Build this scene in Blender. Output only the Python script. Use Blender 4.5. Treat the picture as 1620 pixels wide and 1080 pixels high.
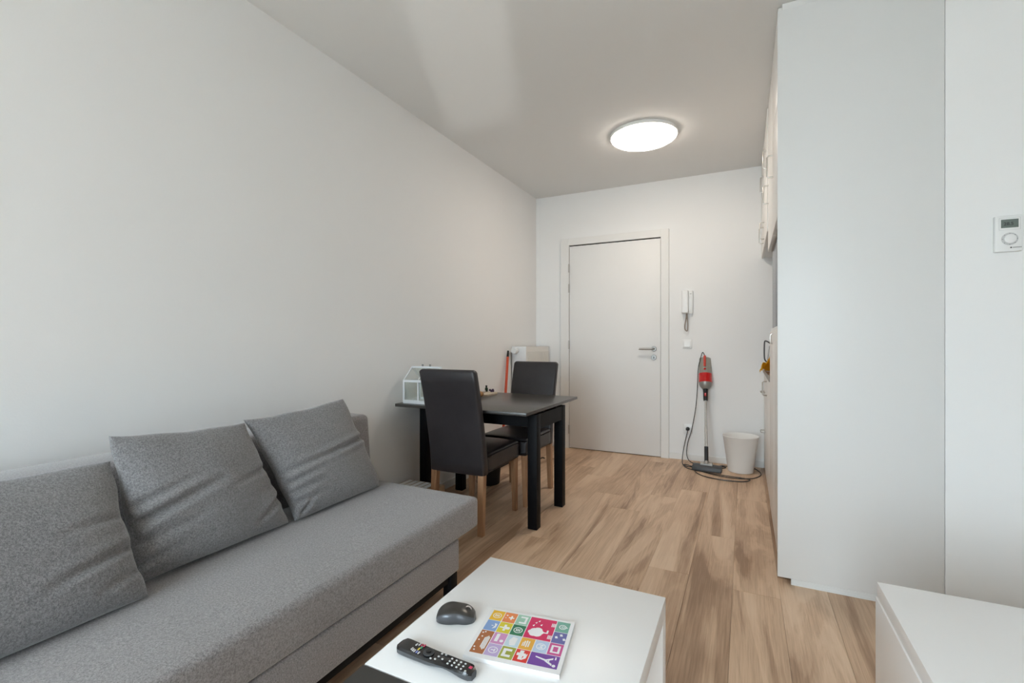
import bpy, bmesh, math, random
from mathutils import Vector, Matrix
random.seed(7)
for o in list(bpy.data.objects): bpy.data.objects.remove(o)
SC = bpy.context.scene
COL = SC.collection
PI = math.pi

# ------------------------------------------------------------------ camera
cam_d = bpy.data.cameras.new('camera'); cam = bpy.data.objects.new('camera', cam_d); COL.objects.link(cam)
cam_d.sensor_width = 36.0; cam_d.lens = 744.0 / 1620.0 * 36.0; cam_d.shift_y = 0.7 / 1620.0
cam_d.clip_start = 0.02
cam.location = (0, 0, 1.13); cam.rotation_euler = (PI / 2, 0, math.atan(368 / 744.0))
SC.camera = cam
# ------------------------------------------------------------------ world, exposure
W = bpy.data.worlds.new('overcast_sky'); SC.world = W; W.use_nodes = True
bg = W.node_tree.nodes['Background']
bg.inputs[0].default_value = (0.765, 0.885, 1.0, 1); bg.inputs[1].default_value = 1.0
# CIE overcast sky: brightness grows smoothly from horizon to zenith
SKY = 27.5
_n = W.node_tree.nodes; _l = W.node_tree.links
_tc = _n.new('ShaderNodeTexCoord'); _sx = _n.new('ShaderNodeSeparateXYZ'); _l.new(_tc.outputs['Generated'], _sx.inputs[0])
_mr = _n.new('ShaderNodeMapRange'); _mr.inputs[1].default_value = 0.0; _mr.inputs[2].default_value = 1.0
_mr.inputs[3].default_value = SKY / 3.0; _mr.inputs[4].default_value = SKY; _mr.clamp = True
_l.new(_sx.outputs[2], _mr.inputs[0]); _l.new(_mr.outputs[0], bg.inputs[1])
vs = SC.view_settings
SC.display_settings.display_device = 'sRGB'
vs.view_transform = 'Standard'; vs.look = 'None'; vs.gamma = 1.0; vs.use_curve_mapping = False
vs.exposure = 0.15
SC.cycles.max_bounces = 7; SC.cycles.diffuse_bounces = 5; SC.cycles.use_denoising = True; SC.cycles.glossy_bounces = 3; SC.cycles.transmission_bounces = 3; SC.cycles.transparent_max_bounces = 24;
SC.cycles.use_adaptive_sampling = True; SC.cycles.adaptive_threshold = 0.05; SC.cycles.caustics_reflective = False; SC.cycles.caustics_refractive = False; SC.cycles.sample_clamp_indirect = 8.0

# room extents (metres): x to the right along the door wall, y away from the camera
XL, YB, HC = -2.07, 4.791, 2.714
YP = 2.538           # plane of the tall cabinet's side and the wall beside it
XR, YF = 3.30, -2.60
KX = 0.156           # plane of the kitchen fronts
# daylight window opening in the wall behind the camera
WX0, WX1, WZ0, WZ1 = -1.85, 0.20, 0.06, 2.50
VX0, VX1, VZ0, VZ1 = 0.52, 0.95, 0.26, 1.10      # added unseen side window, shaped to trim the ceiling glint
for (a0, a1, c0, c1) in ((WX0, WX1, WZ0, WZ1), (VX0, VX1, VZ0, VZ1)):
    pl = bpy.data.lights.new('window_portal', 'AREA'); pl.shape = 'RECTANGLE'; pl.size = a1 - a0; pl.size_y = c1 - c0
    pl.cycles.is_portal = True
    po = bpy.data.objects.new('window_portal', pl); COL.objects.link(po)
    po.location = ((a0 + a1) / 2, YF - 0.21, (c0 + c1) / 2); po.rotation_euler = (PI / 2, 0, 0)
# sun glint thrown up from the street through the added side window onto the ceiling
gd = bpy.data.lights.new('street_glint', 'SPOT'); gd.energy = 2500.0; gd.spot_size = math.radians(4.2); gd.spot_blend = 0.25; gd.shadow_soft_size = 0.09; gd.color = (1.0, 0.98, 0.96)
go = bpy.data.objects.new('street_glint', gd); COL.objects.link(go)
_dir = Vector((-0.39 * 0.923, 0.92 * 0.923, 0.385)).normalized()
go.location = Vector((0.745, -2.60, 0.60)) - _dir * 10.5
go.rotation_euler = _dir.to_track_quat('-Z', 'Y').to_euler()
LAMP_STRENGTH = 21.0
LAMP_COLOR = (1.0, 0.895, 0.78)

# ------------------------------------------------------------------ materials
class NT:
    def __init__(s, name):
        s.m = bpy.data.materials.new(name); s.m.use_nodes = True
        s.t = s.m.node_tree; s.b = s.t.nodes['Principled BSDF']; s.out = s.t.nodes['Material Output']
    def n(s, typ, **kw):
        nd = s.t.nodes.new(typ)
        for k, v in kw.items():
            if k.startswith('i_'):
                key = k[2:]
                nd.inputs[int(key) if key.isdigit() else key.replace('_', ' ')].default_value = v
            else: setattr(nd, k, v)
        return nd
    def l(s, a, b): s.t.links.new(a, b)
def setp(b, **kw):
    for k, v in kw.items(): b.inputs[k].default_value = v
def ramp(T, stops):
    r = T.n('ShaderNodeValToRGB'); e = r.color_ramp.elements
    while len(e) < len(stops): e.new(0.5)
    for q, (p, c) in zip(e, stops): q.position = p; q.color = (*c, 1)
    return r
M = {}
def mat(name, col, rough=0.5, metal=0.0, spec=0.5, bump=0.0, bscale=200.0, var=0.0, vscale=4.0, coat=0.0, **kw):
    T = NT(name); b = T.b
    setp(b, **{'Base Color': (*col, 1), 'Roughness': rough, 'Metallic': metal, 'Specular IOR Level': spec, 'Coat Weight': coat})
    for k, v in kw.items(): b.inputs[k.replace('_', ' ')].default_value = v
    if bump or var:
        tc = T.n('ShaderNodeTexCoord')
    if var:
        nz = T.n('ShaderNodeTexNoise', i_Scale=vscale, i_Detail=5.0); T.l(tc.outputs['Object'], nz.inputs['Vector'])
        r = ramp(T, [(0.3, tuple(c * (1 - var) for c in col)), (0.7, tuple(min(1, c * (1 + var)) for c in col))])
        T.l(nz.outputs['Fac'], r.inputs[0]); T.l(r.outputs[0], b.inputs['Base Color'])
    if bump:
        nb = T.n('ShaderNodeTexNoise', i_Scale=bscale, i_Detail=3.0); T.l(tc.outputs['Object'], nb.inputs['Vector'])
        bp = T.n('ShaderNodeBump', i_Strength=bump, i_Distance=0.002); T.l(nb.outputs['Fac'], bp.inputs['Height']); T.l(bp.outputs[0], b.inputs['Normal'])
    M[name] = T.m; return T.m
mat('wall_paint', (0.845, 0.84, 0.833), 0.85, spec=0.2, bump=0.10, bscale=160)
mat('ceiling_paint', (0.78, 0.775, 0.765), 0.9, spec=0.15, bump=0.06, bscale=160)
mat('white_trim', (0.80, 0.79, 0.77), 0.45, spec=0.4)
mat('door_white', (0.81, 0.80, 0.785), 0.5, spec=0.35, var=0.012, vscale=2)
mat('laminate', (0.735, 0.73, 0.72), 0.38, spec=0.4, bump=0.03, bscale=900)
mat('front_white', (0.80, 0.775, 0.745), 0.35, spec=0.4)
mat('table_white', (0.885, 0.875, 0.87), 0.32, spec=0.4)
mat('dark_table', (0.055, 0.052, 0.048), 0.4, spec=0.4, bump=0.04, bscale=400)
mat('leather', (0.028, 0.024, 0.0255), 0.36, spec=0.45, bump=0.22, bscale=420, var=0.15, vscale=9)
mat('black_wood', (0.005, 0.005, 0.006), 0.5, spec=0.12)
mat('black_plastic', (0.015, 0.015, 0.016), 0.35, spec=0.5)
mat('matte_black', (0.02, 0.02, 0.021), 0.7, spec=0.3)
mat('gloss_black', (0.012, 0.012, 0.013), 0.18, spec=0.5, coat=0.3)
mat('dark_grey', (0.06, 0.062, 0.066), 0.45)
mat('grey_plastic', (0.28, 0.27, 0.25), 0.3, metal=0.3)
mat('mouse_side', (0.10, 0.105, 0.115), 0.32, metal=0.4)
mat('mouse_top', (0.07, 0.065, 0.06), 0.28, metal=0.5)
mat('steel', (0.36, 0.35, 0.33), 0.45, metal=1.0)
mat('chrome', (0.75, 0.75, 0.75), 0.14, metal=1.0)
mat('handle_steel', (0.50, 0.47, 0.43), 0.35, metal=0.9)
mat('white_plastic', (0.82, 0.82, 0.81), 0.3, spec=0.5)
mat('red', (0.55, 0.012, 0.012), 0.22, spec=0.5, coat=0.3)
mat('red_soft', (0.62, 0.07, 0.05), 0.4)
mat('orange_red', (0.62, 0.075, 0.025), 0.45)
mat('yellow_cloth', (0.95, 0.60, 0.06), 0.9, spec=0.1, bump=0.4, bscale=500)
mat('cord_beige', (0.32, 0.27, 0.23), 0.6)
mat('blue_grey_glass', (0.13, 0.145, 0.18), 0.25, spec=0.5)
mat('lcd', (0.15, 0.18, 0.165), 0.25)
mat('lcd_ink', (0.02, 0.025, 0.025), 0.5)
mat('paper', (0.86, 0.86, 0.86), 0.7, spec=0.2)
mat('cardboard', (0.45, 0.32, 0.21), 0.85, spec=0.1, var=0.08, vscale=20)
mat('board_wood', (0.62, 0.52, 0.40), 0.6, var=0.08, vscale=25)
mat('bread', (0.42, 0.22, 0.09), 0.8, var=0.35, vscale=25)
mat('green_glass', (0.01, 0.025, 0.012), 0.15)
mat('purple', (0.04, 0.02, 0.06), 0.4)
mat('white_metal', (0.74, 0.75, 0.76), 0.4, spec=0.4)
mat('radiator_white', (0.80, 0.78, 0.74), 0.4, spec=0.4)
mat('counter', (0.36, 0.33, 0.30), 0.45, var=0.1, vscale=40)
mat('exterior', (0.36, 0.35, 0.33), 0.9, spec=0.1, var=0.1, vscale=0.3)
mat('key_grey', (0.62, 0.62, 0.62), 0.5)
mat('key_blue', (0.25, 0.30, 0.65), 0.5)
mat('key_yellow', (0.75, 0.6, 0.08), 0.5)
mat('key_green', (0.12, 0.5, 0.3), 0.5)
mat('key_pink', (0.62, 0.06, 0.13), 0.5)
# translucent waste bin
T = NT('frosted_plastic'); setp(T.b, **{'Base Color': (0.93, 0.91, 0.88, 1), 'Roughness': 0.4})
tl_ = T.n('ShaderNodeBsdfTranslucent'); tl_.inputs[0].default_value = (0.92, 0.89, 0.85, 1); mx = T.n('ShaderNodeMixShader', i_0=0.12)
T.l(T.b.outputs[0], mx.inputs[1]); T.l(tl_.outputs[0], mx.inputs[2]); T.l(mx.outputs[0], T.out.inputs[0]); M['frosted_plastic'] = T.m
# lamp dome
T = NT('lamp_glow'); setp(T.b, **{'Base Color': (0.9, 0.9, 0.88, 1), 'Roughness': 0.3, 'Emission Color': (*LAMP_COLOR, 1), 'Emission Strength': LAMP_STRENGTH}); M['lamp_glow'] = T.m
# thin clear glass
T = NT('clear_glass')
tr = T.n('ShaderNodeBsdfTransparent'); tr.inputs[0].default_value = (0.95, 0.97, 0.96, 1)
gl = T.n('ShaderNodeBsdfGlossy', i_Roughness=0.03); lw = T.n('ShaderNodeLayerWeight', i_Blend=0.12); fr = T.n('ShaderNodeMath', operation='MULTIPLY', i_1=0.5); mx = T.n('ShaderNodeMixShader')
T.l(lw.outputs['Facing'], fr.inputs[0]); T.l(fr.outputs[0], mx.inputs[0]); T.l(tr.outputs[0], mx.inputs[1]); T.l(gl.outputs[0], mx.inputs[2]); T.l(mx.outputs[0], T.out.inputs[0]); M['clear_glass'] = T.m
# clear dust cup of the vacuum cleaner
T = NT('smoke_plastic')
tr = T.n('ShaderNodeBsdfTransparent'); tr.inputs[0].default_value = (0.75, 0.72, 0.66, 1)
gl = T.n('ShaderNodeBsdfPrincipled'); setp(gl, **{'Base Color': (0.42, 0.39, 0.34, 1), 'Roughness': 0.2})
mx = T.n('ShaderNodeMixShader', i_0=0.72); T.l(tr.outputs[0], mx.inputs[1]); T.l(gl.outputs[0], mx.inputs[2]); T.l(mx.outputs[0], T.out.inputs[0]); M['smoke_plastic'] = T.m
# heathered grey sofa fabric
def fabric(name, dark, light):
    T = NT(name); tc = T.n('ShaderNodeTexCoord')
    n1 = T.n('ShaderNodeTexNoise', i_Scale=470.0, i_Detail=2.0); n2 = T.n('ShaderNodeTexNoise', i_Scale=190.0, i_Detail=3.0); n3 = T.n('ShaderNodeTexNoise', i_Scale=3.0, i_Detail=3.0)
    for q in (n1, n2, n3): T.l(tc.outputs['Object'], q.inputs['Vector'])
    a = T.n('ShaderNodeMath', operation='MULTIPLY_ADD', i_1=0.55); T.l(n1.outputs['Fac'], a.inputs[0])
    b = T.n('ShaderNodeMath', operation='MULTIPLY', i_1=0.45); T.l(n2.outputs['Fac'], b.inputs[0]); T.l(b.outputs[0], a.inputs[2])
    r = ramp(T, [(0.38, dark), (0.62, light)]); T.l(a.outputs[0], r.inputs[0])
    mixn = T.n('ShaderNodeMix', data_type='RGBA', blend_type='MULTIPLY'); mixn.inputs[0].default_value = 1.0
    r3 = ramp(T, [(0.3, (0.93, 0.93, 0.93)), (0.7, (1, 1, 1))]); T.l(n3.outputs['Fac'], r3.inputs[0])
    T.l(r.outputs[0], mixn.inputs[6]); T.l(r3.outputs[0], mixn.inputs[7]); T.l(mixn.outputs[2], T.b.inputs['Base Color'])
    setp(T.b, **{'Roughness': 0.95, 'Specular IOR Level': 0.15, 'Sheen Weight': 0.4, 'Sheen Roughness': 0.5})
    bp = T.n('ShaderNodeBump', i_Strength=0.35, i_Distance=0.0015); T.l(a.outputs[0], bp.inputs['Height']); T.l(bp.outputs[0], T.b.inputs['Normal'])
    M[name] = T.m
fabric('sofa_fabric', (0.165, 0.150, 0.151), (0.36, 0.334, 0.332))
fabric('cushion_fabric', (0.135, 0.130, 0.134), (0.30, 0.292, 0.296))
# oak wood: grain along local Y (planks) or Z (legs)
def wood(name, axis, stops, streak=1.0, rough=0.42, rand=True, fine=0.34):
    T = NT(name); tc = T.n('ShaderNodeTexCoord'); oi = T.n('ShaderNodeObjectInfo')
    add = T.n('ShaderNodeVectorMath', operation='MULTIPLY_ADD')
    cmb = T.n('ShaderNodeCombineXYZ')
    for k in range(3): T.l(oi.outputs['Random'], cmb.inputs[k])
    T.l(cmb.outputs[0], add.inputs[0]); add.inputs[1].default_value = (31.7, 57.3, 11.1); T.l(tc.outputs['Object'], add.inputs[2])
    sc = [1.0, 1.0, 1.0]; sc[axis] = 0.11
    mp = T.n('ShaderNodeMapping'); mp.inputs['Scale'].default_value = sc; T.l(add.outputs[0], mp.inputs[0])
    n1 = T.n('ShaderNodeTexNoise', i_Scale=6.0 * streak, i_Detail=6.0, i_Roughness=0.55, i_Distortion=1.1)
    sc2 = [1.0, 1.0, 1.0]; sc2[axis] = 0.03
    mp2 = T.n('ShaderNodeMapping'); mp2.inputs['Scale'].default_value = sc2; T.l(add.outputs[0], mp2.inputs[0])
    n2 = T.n('ShaderNodeTexNoise', i_Scale=150.0, i_Detail=4.0, i_Roughness=0.6)
    sc3 = [1.0, 1.0, 1.0]; sc3[axis] = 0.35
    mp3 = T.n('ShaderNodeMapping'); mp3.inputs['Scale'].default_value = sc3; T.l(add.outputs[0], mp3.inputs[0])
    n3 = T.n('ShaderNodeTexNoise', i_Scale=5.0, i_Detail=2.0)
    T.l(mp.outputs[0], n1.inputs['Vector']); T.l(mp2.outputs[0], n2.inputs['Vector']); T.l(mp3.outputs[0], n3.inputs['Vector'])
    # cathedral rings from the low-frequency noise
    w = T.n('ShaderNodeMath', operation='MULTIPLY', i_1=46.0); T.l(n1.outputs['Fac'], w.inputs[0])
    sn = T.n('ShaderNodeMath', operation='SINE'); T.l(w.outputs[0], sn.inputs[0])
    a1 = T.n('ShaderNodeMath', operation='MULTIPLY_ADD', i_1=0.03); T.l(sn.outputs[0], a1.inputs[0]); T.l(n1.outputs['Fac'], a1.inputs[2])
    s2 = T.n('ShaderNodeMath', operation='SUBTRACT', i_1=0.5); T.l(n2.outputs['Fac'], s2.inputs[0])
    a2 = T.n('ShaderNodeMath', operation='MULTIPLY_ADD', i_1=fine); T.l(s2.outputs[0], a2.inputs[0]); T.l(a1.outputs[0], a2.inputs[2])
    s3 = T.n('ShaderNodeMath', operation='SUBTRACT', i_1=0.5); T.l(n3.outputs['Fac'], s3.inputs[0])
    a3 = T.n('ShaderNodeMath', operation='MULTIPLY_ADD', i_1=0.35); T.l(s3.outputs[0], a3.inputs[0]); T.l(a2.outputs[0], a3.inputs[2])
    if rand:
        sr = T.n('ShaderNodeMath', operation='SUBTRACT', i_1=0.5); T.l(oi.outputs['Random'], sr.inputs[0])
        a4 = T.n('ShaderNodeMath', operation='MULTIPLY_ADD', i_1=0.07); T.l(sr.outputs[0], a4.inputs[0]); T.l(a3.outputs[0], a4.inputs[2])
    else: a4 = a3
    r = ramp(T, stops); T.l(a4.outputs[0], r.inputs[0]); T.l(r.outputs[0], T.b.inputs['Base Color'])
    setp(T.b, **{'Roughness': rough, 'Specular IOR Level': 0.35})
    bp = T.n('ShaderNodeBump', i_Strength=0.12, i_Distance=0.001); T.l(n2.outputs['Fac'], bp.inputs['Height']); T.l(bp.outputs[0], T.b.inputs['Normal'])
    M[name] = T.m
wood('floor_oak', 1, [(0.27, (0.31, 0.185, 0.11)), (0.41, (0.49, 0.32, 0.205)), (0.53, (0.635, 0.438, 0.292)), (0.70, (0.73, 0.535, 0.375))])
wood('leg_oak', 2, [(0.3, (0.27, 0.135, 0.065)), (0.5, (0.38, 0.205, 0.11)), (0.7, (0.47, 0.275, 0.155))], streak=3.0)
wood('table_black', 0, [(0.3, (0.036, 0.032, 0.029)), (0.7, (0.062, 0.056, 0.050))], streak=2.0, rough=0.30, rand=False)
M['table_black'].node_tree.nodes['Principled BSDF'].inputs['Specular IOR Level'].default_value = 0.6

# ------------------------------------------------------------------ mesh helpers
def bx(bm, x0, x1, y0, y1, z0, z1, bev=0.0, seg=2):
    r = bmesh.ops.create_cube(bm, size=1.0)
    vs_ = r['verts']
    for v in vs_:
        v.co = Vector((x0 + (v.co.x + .5) * (x1 - x0), y0 + (v.co.y + .5) * (y1 - y0), z0 + (v.co.z + .5) * (z1 - z0)))
    if bev:
        es = list({e for v in vs_ for e in v.link_edges})
        bmesh.ops.bevel(bm, geom=es, offset=bev, segments=seg, profile=0.5, affect='EDGES')
    return vs_
def hexa(bm, p, bev=0.0, seg=2):
    """box from 8 points: bottom 0-3 counter-clockwise, top 4-7"""
    v = [bm.verts.new(q) for q in p]
    fs = [(3, 2, 1, 0), (4, 5, 6, 7), (0, 1, 5, 4), (1, 2, 6, 5), (2, 3, 7, 6), (3, 0, 4, 7)]
    for f in fs: bm.faces.new([v[i] for i in f])
    if bev:
        es = list({e for q in v for e in q.link_edges})
        bmesh.ops.bevel(bm, geom=es, offset=bev, segments=seg, profile=0.5, affect='EDGES')
def smooth_path(pts, n=8):
    P = [Vector(p) for p in pts]; out = []
    for i in range(len(P) - 1):
        p0 = P[max(i - 1, 0)]; p1 = P[i]; p2 = P[i + 1]; p3 = P[min(i + 2, len(P) - 1)]
        for k in range(n):
            t = k / n
            out.append(0.5 * ((2 * p1) + (p2 - p0) * t + (2 * p0 - 5 * p1 + 4 * p2 - p3) * t * t + (3 * p1 - p0 - 3 * p2 + p3) * t ** 3))
    out.append(P[-1]); return out
def tube(bm, pts, r, n=8, smooth=0):
    P = smooth_path(pts, smooth) if smooth else [Vector(p) for p in pts]
    rs = r if isinstance(r, (list, tuple)) else [r] * len(P)
    rings = []; up = None
    for i, p in enumerate(P):
        d = (P[min(i + 1, len(P) - 1)] - P[max(i - 1, 0)])
        if d.length < 1e-9: d = Vector((0, 0, 1))
        d.normalize()
        if up is None: up = d.orthogonal().normalized()
        else:
            up = up - d * up.dot(d)
            up = up.normalized() if up.length > 1e-6 else d.orthogonal().normalized()
        s = d.cross(up)
        rings.append([bm.verts.new(p + (up * math.cos(2 * PI * k / n) + s * math.sin(2 * PI * k / n)) * rs[i]) for k in range(n)])
    for a, b in zip(rings, rings[1:]):
        for k in range(n): bm.faces.new((a[k], a[(k + 1) % n], b[(k + 1) % n], b[k]))
    bm.faces.new(list(reversed(rings[0]))); bm.faces.new(rings[-1])
def lathe(bm, prof, n=32, cx=0, cy=0, cap0=True, cap1=True):
    rings = [[bm.verts.new((cx + r * math.cos(2 * PI * k / n), cy + r * math.sin(2 * PI * k / n), z)) for k in range(n)] for r, z in prof]
    for a, b in zip(rings, rings[1:]):
        for k in range(n): bm.faces.new((a[k], a[(k + 1) % n], b[(k + 1) % n], b[k]))
    if cap0: bm.faces.new(list(reversed(rings[0])))
    if cap1: bm.faces.new(rings[-1])
def prism(bm, poly, z0, z1, xf=None):
    """extrude a 2d polygon (x, y) between z0 and z1"""
    f = xf or (lambda p: p)
    a = [bm.verts.new(f(Vector((x, y, z0)))) for x, y in poly]; b = [bm.verts.new(f(Vector((x, y, z1)))) for x, y in poly]
    n = len(poly)
    bm.faces.new(list(reversed(a))); bm.faces.new(b)
    for k in range(n): bm.faces.new((a[k], a[(k + 1) % n], b[(k + 1) % n], b[k]))
def B(): return bmesh.new()
def obj(name, bm, material, parent=None, smooth=False, loc=None, fixn=True):
    if fixn: bmesh.ops.recalc_face_normals(bm, faces=bm.faces)
    me = bpy.data.meshes.new(name); bm.to_mesh(me); bm.free()
    if smooth:
        for p in me.polygons: p.use_smooth = True
        if smooth != 'all':
            try: me.set_sharp_from_angle(angle=math.radians(38))
            except Exception: pass
    for m_ in (material if isinstance(material, (list, tuple)) else [material]): me.materials.append(M[m_])
    o = bpy.data.objects.new(name, me); COL.objects.link(o)
    if parent: o.parent = parent
    if loc: o.location = loc
    return o
def box_obj(name, material, parent, *a, bev=0.0, seg=2, smooth=None):
    bm = B(); bx(bm, *a, bev=bev, seg=seg); return obj(name, bm, material, parent, smooth=bool(bev) if smooth is None else smooth)
def tag(o, label, cat, group=None):
    o['label'] = label; o['category'] = cat
    if group: o['group'] = group
    return o
def thing(name, label, cat, loc=(0, 0, 0), rz=0.0, group=None):
    o = bpy.data.objects.new(name, None); COL.objects.link(o); o.empty_display_size = 0.1
    o.location = loc; o.rotation_euler = (0, 0, rz)
    return tag(o, label, cat, group)
def struct(o): o['kind'] = 'structure'; return o
def copy_tree(o, parent=None):
    c = o.copy(); COL.objects.link(c); c.parent = parent
    for ch in list(o.children): copy_tree(ch, c)
    return c
def text_obj(name, body, size, material, parent, mtx):
    cu = bpy.data.curves.new(name, 'FONT'); cu.body = body; cu.size = size; cu.align_x = 'CENTER'; cu.align_y = 'CENTER'; cu.extrude = 0.0001; cu.offset = 0.0004
    tmp = bpy.data.objects.new('tmp_text', cu); COL.objects.link(tmp)
    me = bpy.data.meshes.new_from_object(tmp); bpy.data.objects.remove(tmp)
    me.name = name; me.materials.clear(); me.materials.append(M[material]); me.transform(mtx)
    o = bpy.data.objects.new(name, me); COL.objects.link(o); o.parent = parent; return o

# ================================================================== THE ROOM
# floor: a slab with oak planks as parts
floor = struct(box_obj('floor', 'cardboard', None, XL - .2, XR + .2, YF - .2, YB + .2, -0.15, -0.012))
PW = 0.192; PLEN = 1.385
known = {0: 2.375, -1: 2.98, -2: 2.43, -3: 2.195, -4: 3.19}
k = -11
while -0.05 + PW * k < XR:
    x0 = -0.05 + PW * k; x1 = min(x0 + PW, XR); x0c = max(x0, XL)
    ref = known.get(k, 2.0 + random.random() * PLEN)
    y = ref - PLEN * math.ceil((ref - YF) / PLEN)
    while y < YB:
        y0 = max(y, YF); y1 = min(y + PLEN, YB); y += PLEN
        if y1 - y0 < 0.02 or x1 - x0c < 0.02: continue
        cx, cy = (x0 + PW / 2), (y0 + y1) / 2
        bm = B(); g = 0.0003; c = 0.0012
        a0, a1, b0, b1 = x0c + g - cx, x1 - g - cx, y0 + g - cy, y1 - g - cy
        lo = [bm.verts.new(q) for q in ((a0, b0, -.012), (a1, b0, -.012), (a1, b1, -.012), (a0, b1, -.012))]
        mi = [bm.verts.new(q) for q in ((a0, b0, -.0008), (a1, b0, -.0008), (a1, b1, -.0008), (a0, b1, -.0008))]
        hi = [bm.verts.new(q) for q in ((a0 + c, b0 + c, 0), (a1 - c, b0 + c, 0), (a1 - c, b1 - c, 0), (a0 + c, b1 - c, 0))]
        bm.faces.new(hi); bm.faces.new(list(reversed(lo)))
        for A_, B_ in ((lo, mi), (mi, hi)):
            for q in range(4): bm.faces.new((A_[q], A_[(q + 1) % 4], B_[(q + 1) % 4], B_[q]))
        obj('plank', bm, 'floor_oak', floor, loc=(cx, cy, 0))
    k += 1
struct(box_obj('ceiling', 'ceiling_paint', None, XL - .2, XR + .2, YF - .2, YB + .2, HC, HC + .2))
struct(box_obj('wall_left', 'wall_paint', None, XL - .2, XL, YF, YB, -0.012, HC))
struct(box_obj('wall_back', 'wall_paint', None, XL - .2, 0.80, YB, YB + .2, -0.012, HC))
struct(box_obj('wall_kitchen', 'wall_paint', None, 0.80, 1.0, YP + .0187, YB + .2, -0.012, HC))
struct(box_obj('wall_alcove', 'wall_paint', None, 0.744, XR, YP, YP + .0185, -0.012, HC))
struct(box_obj('wall_right', 'wall_paint', None, XR, XR + .2, YF, YP + .2, -0.012, HC))
bm = B()
for q in ((XL - .2, WX0, -.012, HC), (WX1, VX0, -.012, HC), (VX1, XR + .2, -.012, HC), (WX0, WX1, -.012, WZ0), (WX0, WX1, WZ1, HC), (VX0, VX1, -.012, VZ0), (VX0, VX1, VZ1, HC)):
    bx(bm, q[0], q[1], YF - .2, YF, q[2], q[3])
struct(obj('wall_front', bm, 'wall_paint'))
# windows behind the camera: frame, panes, sill
def window(name, x0, x1, z0, z1, n, fw):
    win = struct(bpy.data.objects.new(name, None)); COL.objects.link(win); win.location = ((x0 + x1) / 2, YF - .1, z0)
    ww, wh = x1 - x0, z1 - z0; bm = B()
    bx(bm, -ww / 2, ww / 2, -.03, .03, 0, fw); bx(bm, -ww / 2, ww / 2, -.03, .03, wh - fw, wh)
    xs = [-ww / 2 + fw / 2 + q * (ww - fw) / n for q in range(n + 1)]
    for xx in xs: bx(bm, xx - fw / 2, xx + fw / 2, -.03, .03, fw, wh - fw)
    obj('window_frame', bm, 'white_trim', win)
    for xa, xb in zip(xs, xs[1:]): box_obj('pane', 'clear_glass', win, xa + fw / 2, xb - fw / 2, -.004, .004, fw, wh - fw)
    box_obj('window_sill', 'white_trim', win, -ww / 2 - .02, ww / 2 + .02, .1005, .15, -.03, -.0005)
window('window_1', WX0, WX1, WZ0, WZ1, 2, .05); window('added_glint_window', VX0, VX1, VZ0, VZ1, 1, .03)  # the narrow one is added, its edges shape the glint patch
# ground far below the window
struct(box_obj('ground_outside', 'exterior', None, -40, 40, -80, YF - .6, -7.2, -7.0))
# skirting
struct(box_obj('baseboard_left', 'white_trim', None, XL, XL + .012, YF, YB, 0.0002, .055))
struct(box_obj('baseboard_back', 'white_trim', None, -0.658, KX - .002, YB - .012, YB, 0.0002, .055))
struct(box_obj('baseboard_corner', 'white_trim', None, XL + .012, -1.774, YB - .012, YB, 0.0002, .055))
struct(box_obj('baseboard_alcove', 'white_trim', None, 0.75, XR, YP - .012, YP, 0.0002, .055))

# ---- entrance door in the back wall
DX0, DX1, DZ = -1.675, -0.738, 2.145
door = struct(bpy.data.objects.new('door_1', None)); COL.objects.link(door); door.location = (0, YB, 0)
bm = B()
bx(bm, -1.772, DX0 - .004, -.030, 0.0, 0, 2.232, bev=.002); bx(bm, DX1 + .004, -0.660, -.030, 0.0, 0, 2.232, bev=.002)
bx(bm, DX0 - .004, DX1 + .004, -.0295, 0.0, DZ + .012, 2.2315, bev=.0015)
obj('door_frame', bm, 'white_trim', door)
box_obj('rebate', 'matte_black', door, DX0 - .0035, DX1 + .0035, -.006, -.001, 0.001, DZ + .0115)
leaf = box_obj('door_leaf', 'door_white', door, DX0, DX1, -.022, -.0065, 0.007, DZ, bev=.001)
for z in (1.914, 1.70, 1.10, .20):
    bm = B(); tube(bm, [(DX0 - .004, -.033, z - .045), (DX0 - .004, -.033, z + .045)], .0065, 10); obj('hinge', bm, 'handle_steel', door, smooth=True)
def rose(z, name, extra):
    bm = B(); lathe(bm, [(.026, 0), (.026, .006), (.023, .009), (.0, .009)], 24, cap1=False)
    o = obj(name, bm, 'steel', door, smooth=True); o.rotation_euler = (PI / 2, 0, 0); o.location = (-0.800, -.022, z); return o
rs = rose(1.062, 'handle_rose', None)
bm = B(); tube(bm, [(0, 0, .005), (0, 0, .042), (-.006, 0, .050), (-.02, 0, .052), (-.135, 0, .052)], .0095, 12)
obj('lever', bm, 'steel', rs, smooth=True)
cy_ = rose(.978, 'lock_rose', None)
bm = B(); bx(bm, -.0035, .0035, -.013, .007, .009, .011); obj('keyhole', bm, 'matte_black', cy_)

# ================================================================== KITCHEN
def bar_handle(parent, p, length, axis='z', depth=.03, r=.0045):
    """square-bend bar handle standing off a front that faces -x; p = centre on the front"""
    x, y, z = p; h = length / 2; c = .008; bm = B()
    if axis == 'z': pts = [(x, y, z - h), (x - depth + c, y, z - h), (x - depth, y, z - h + c), (x - depth, y, z + h - c), (x - depth + c, y, z + h), (x, y, z + h)]
    else: pts = [(x, y - h, z), (x - depth + c, y - h, z), (x - depth, y - h + c, z), (x - depth, y + h - c, z), (x - depth + c, y + h, z), (x, y + h, z)]
    tube(bm, pts, r, 8); return obj('handle', bm, 'handle_steel', parent, smooth=True)
XK1 = 0.798
side = thing('tall_side_panel', 'tall plain white end panel closing off the kitchen beside the thermostat wall', 'panel', (0.139, YP, 0))
box_obj('panel', 'laminate', side, 0, .6035, 0, .019, .028, 2.684, bev=.0012)
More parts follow.
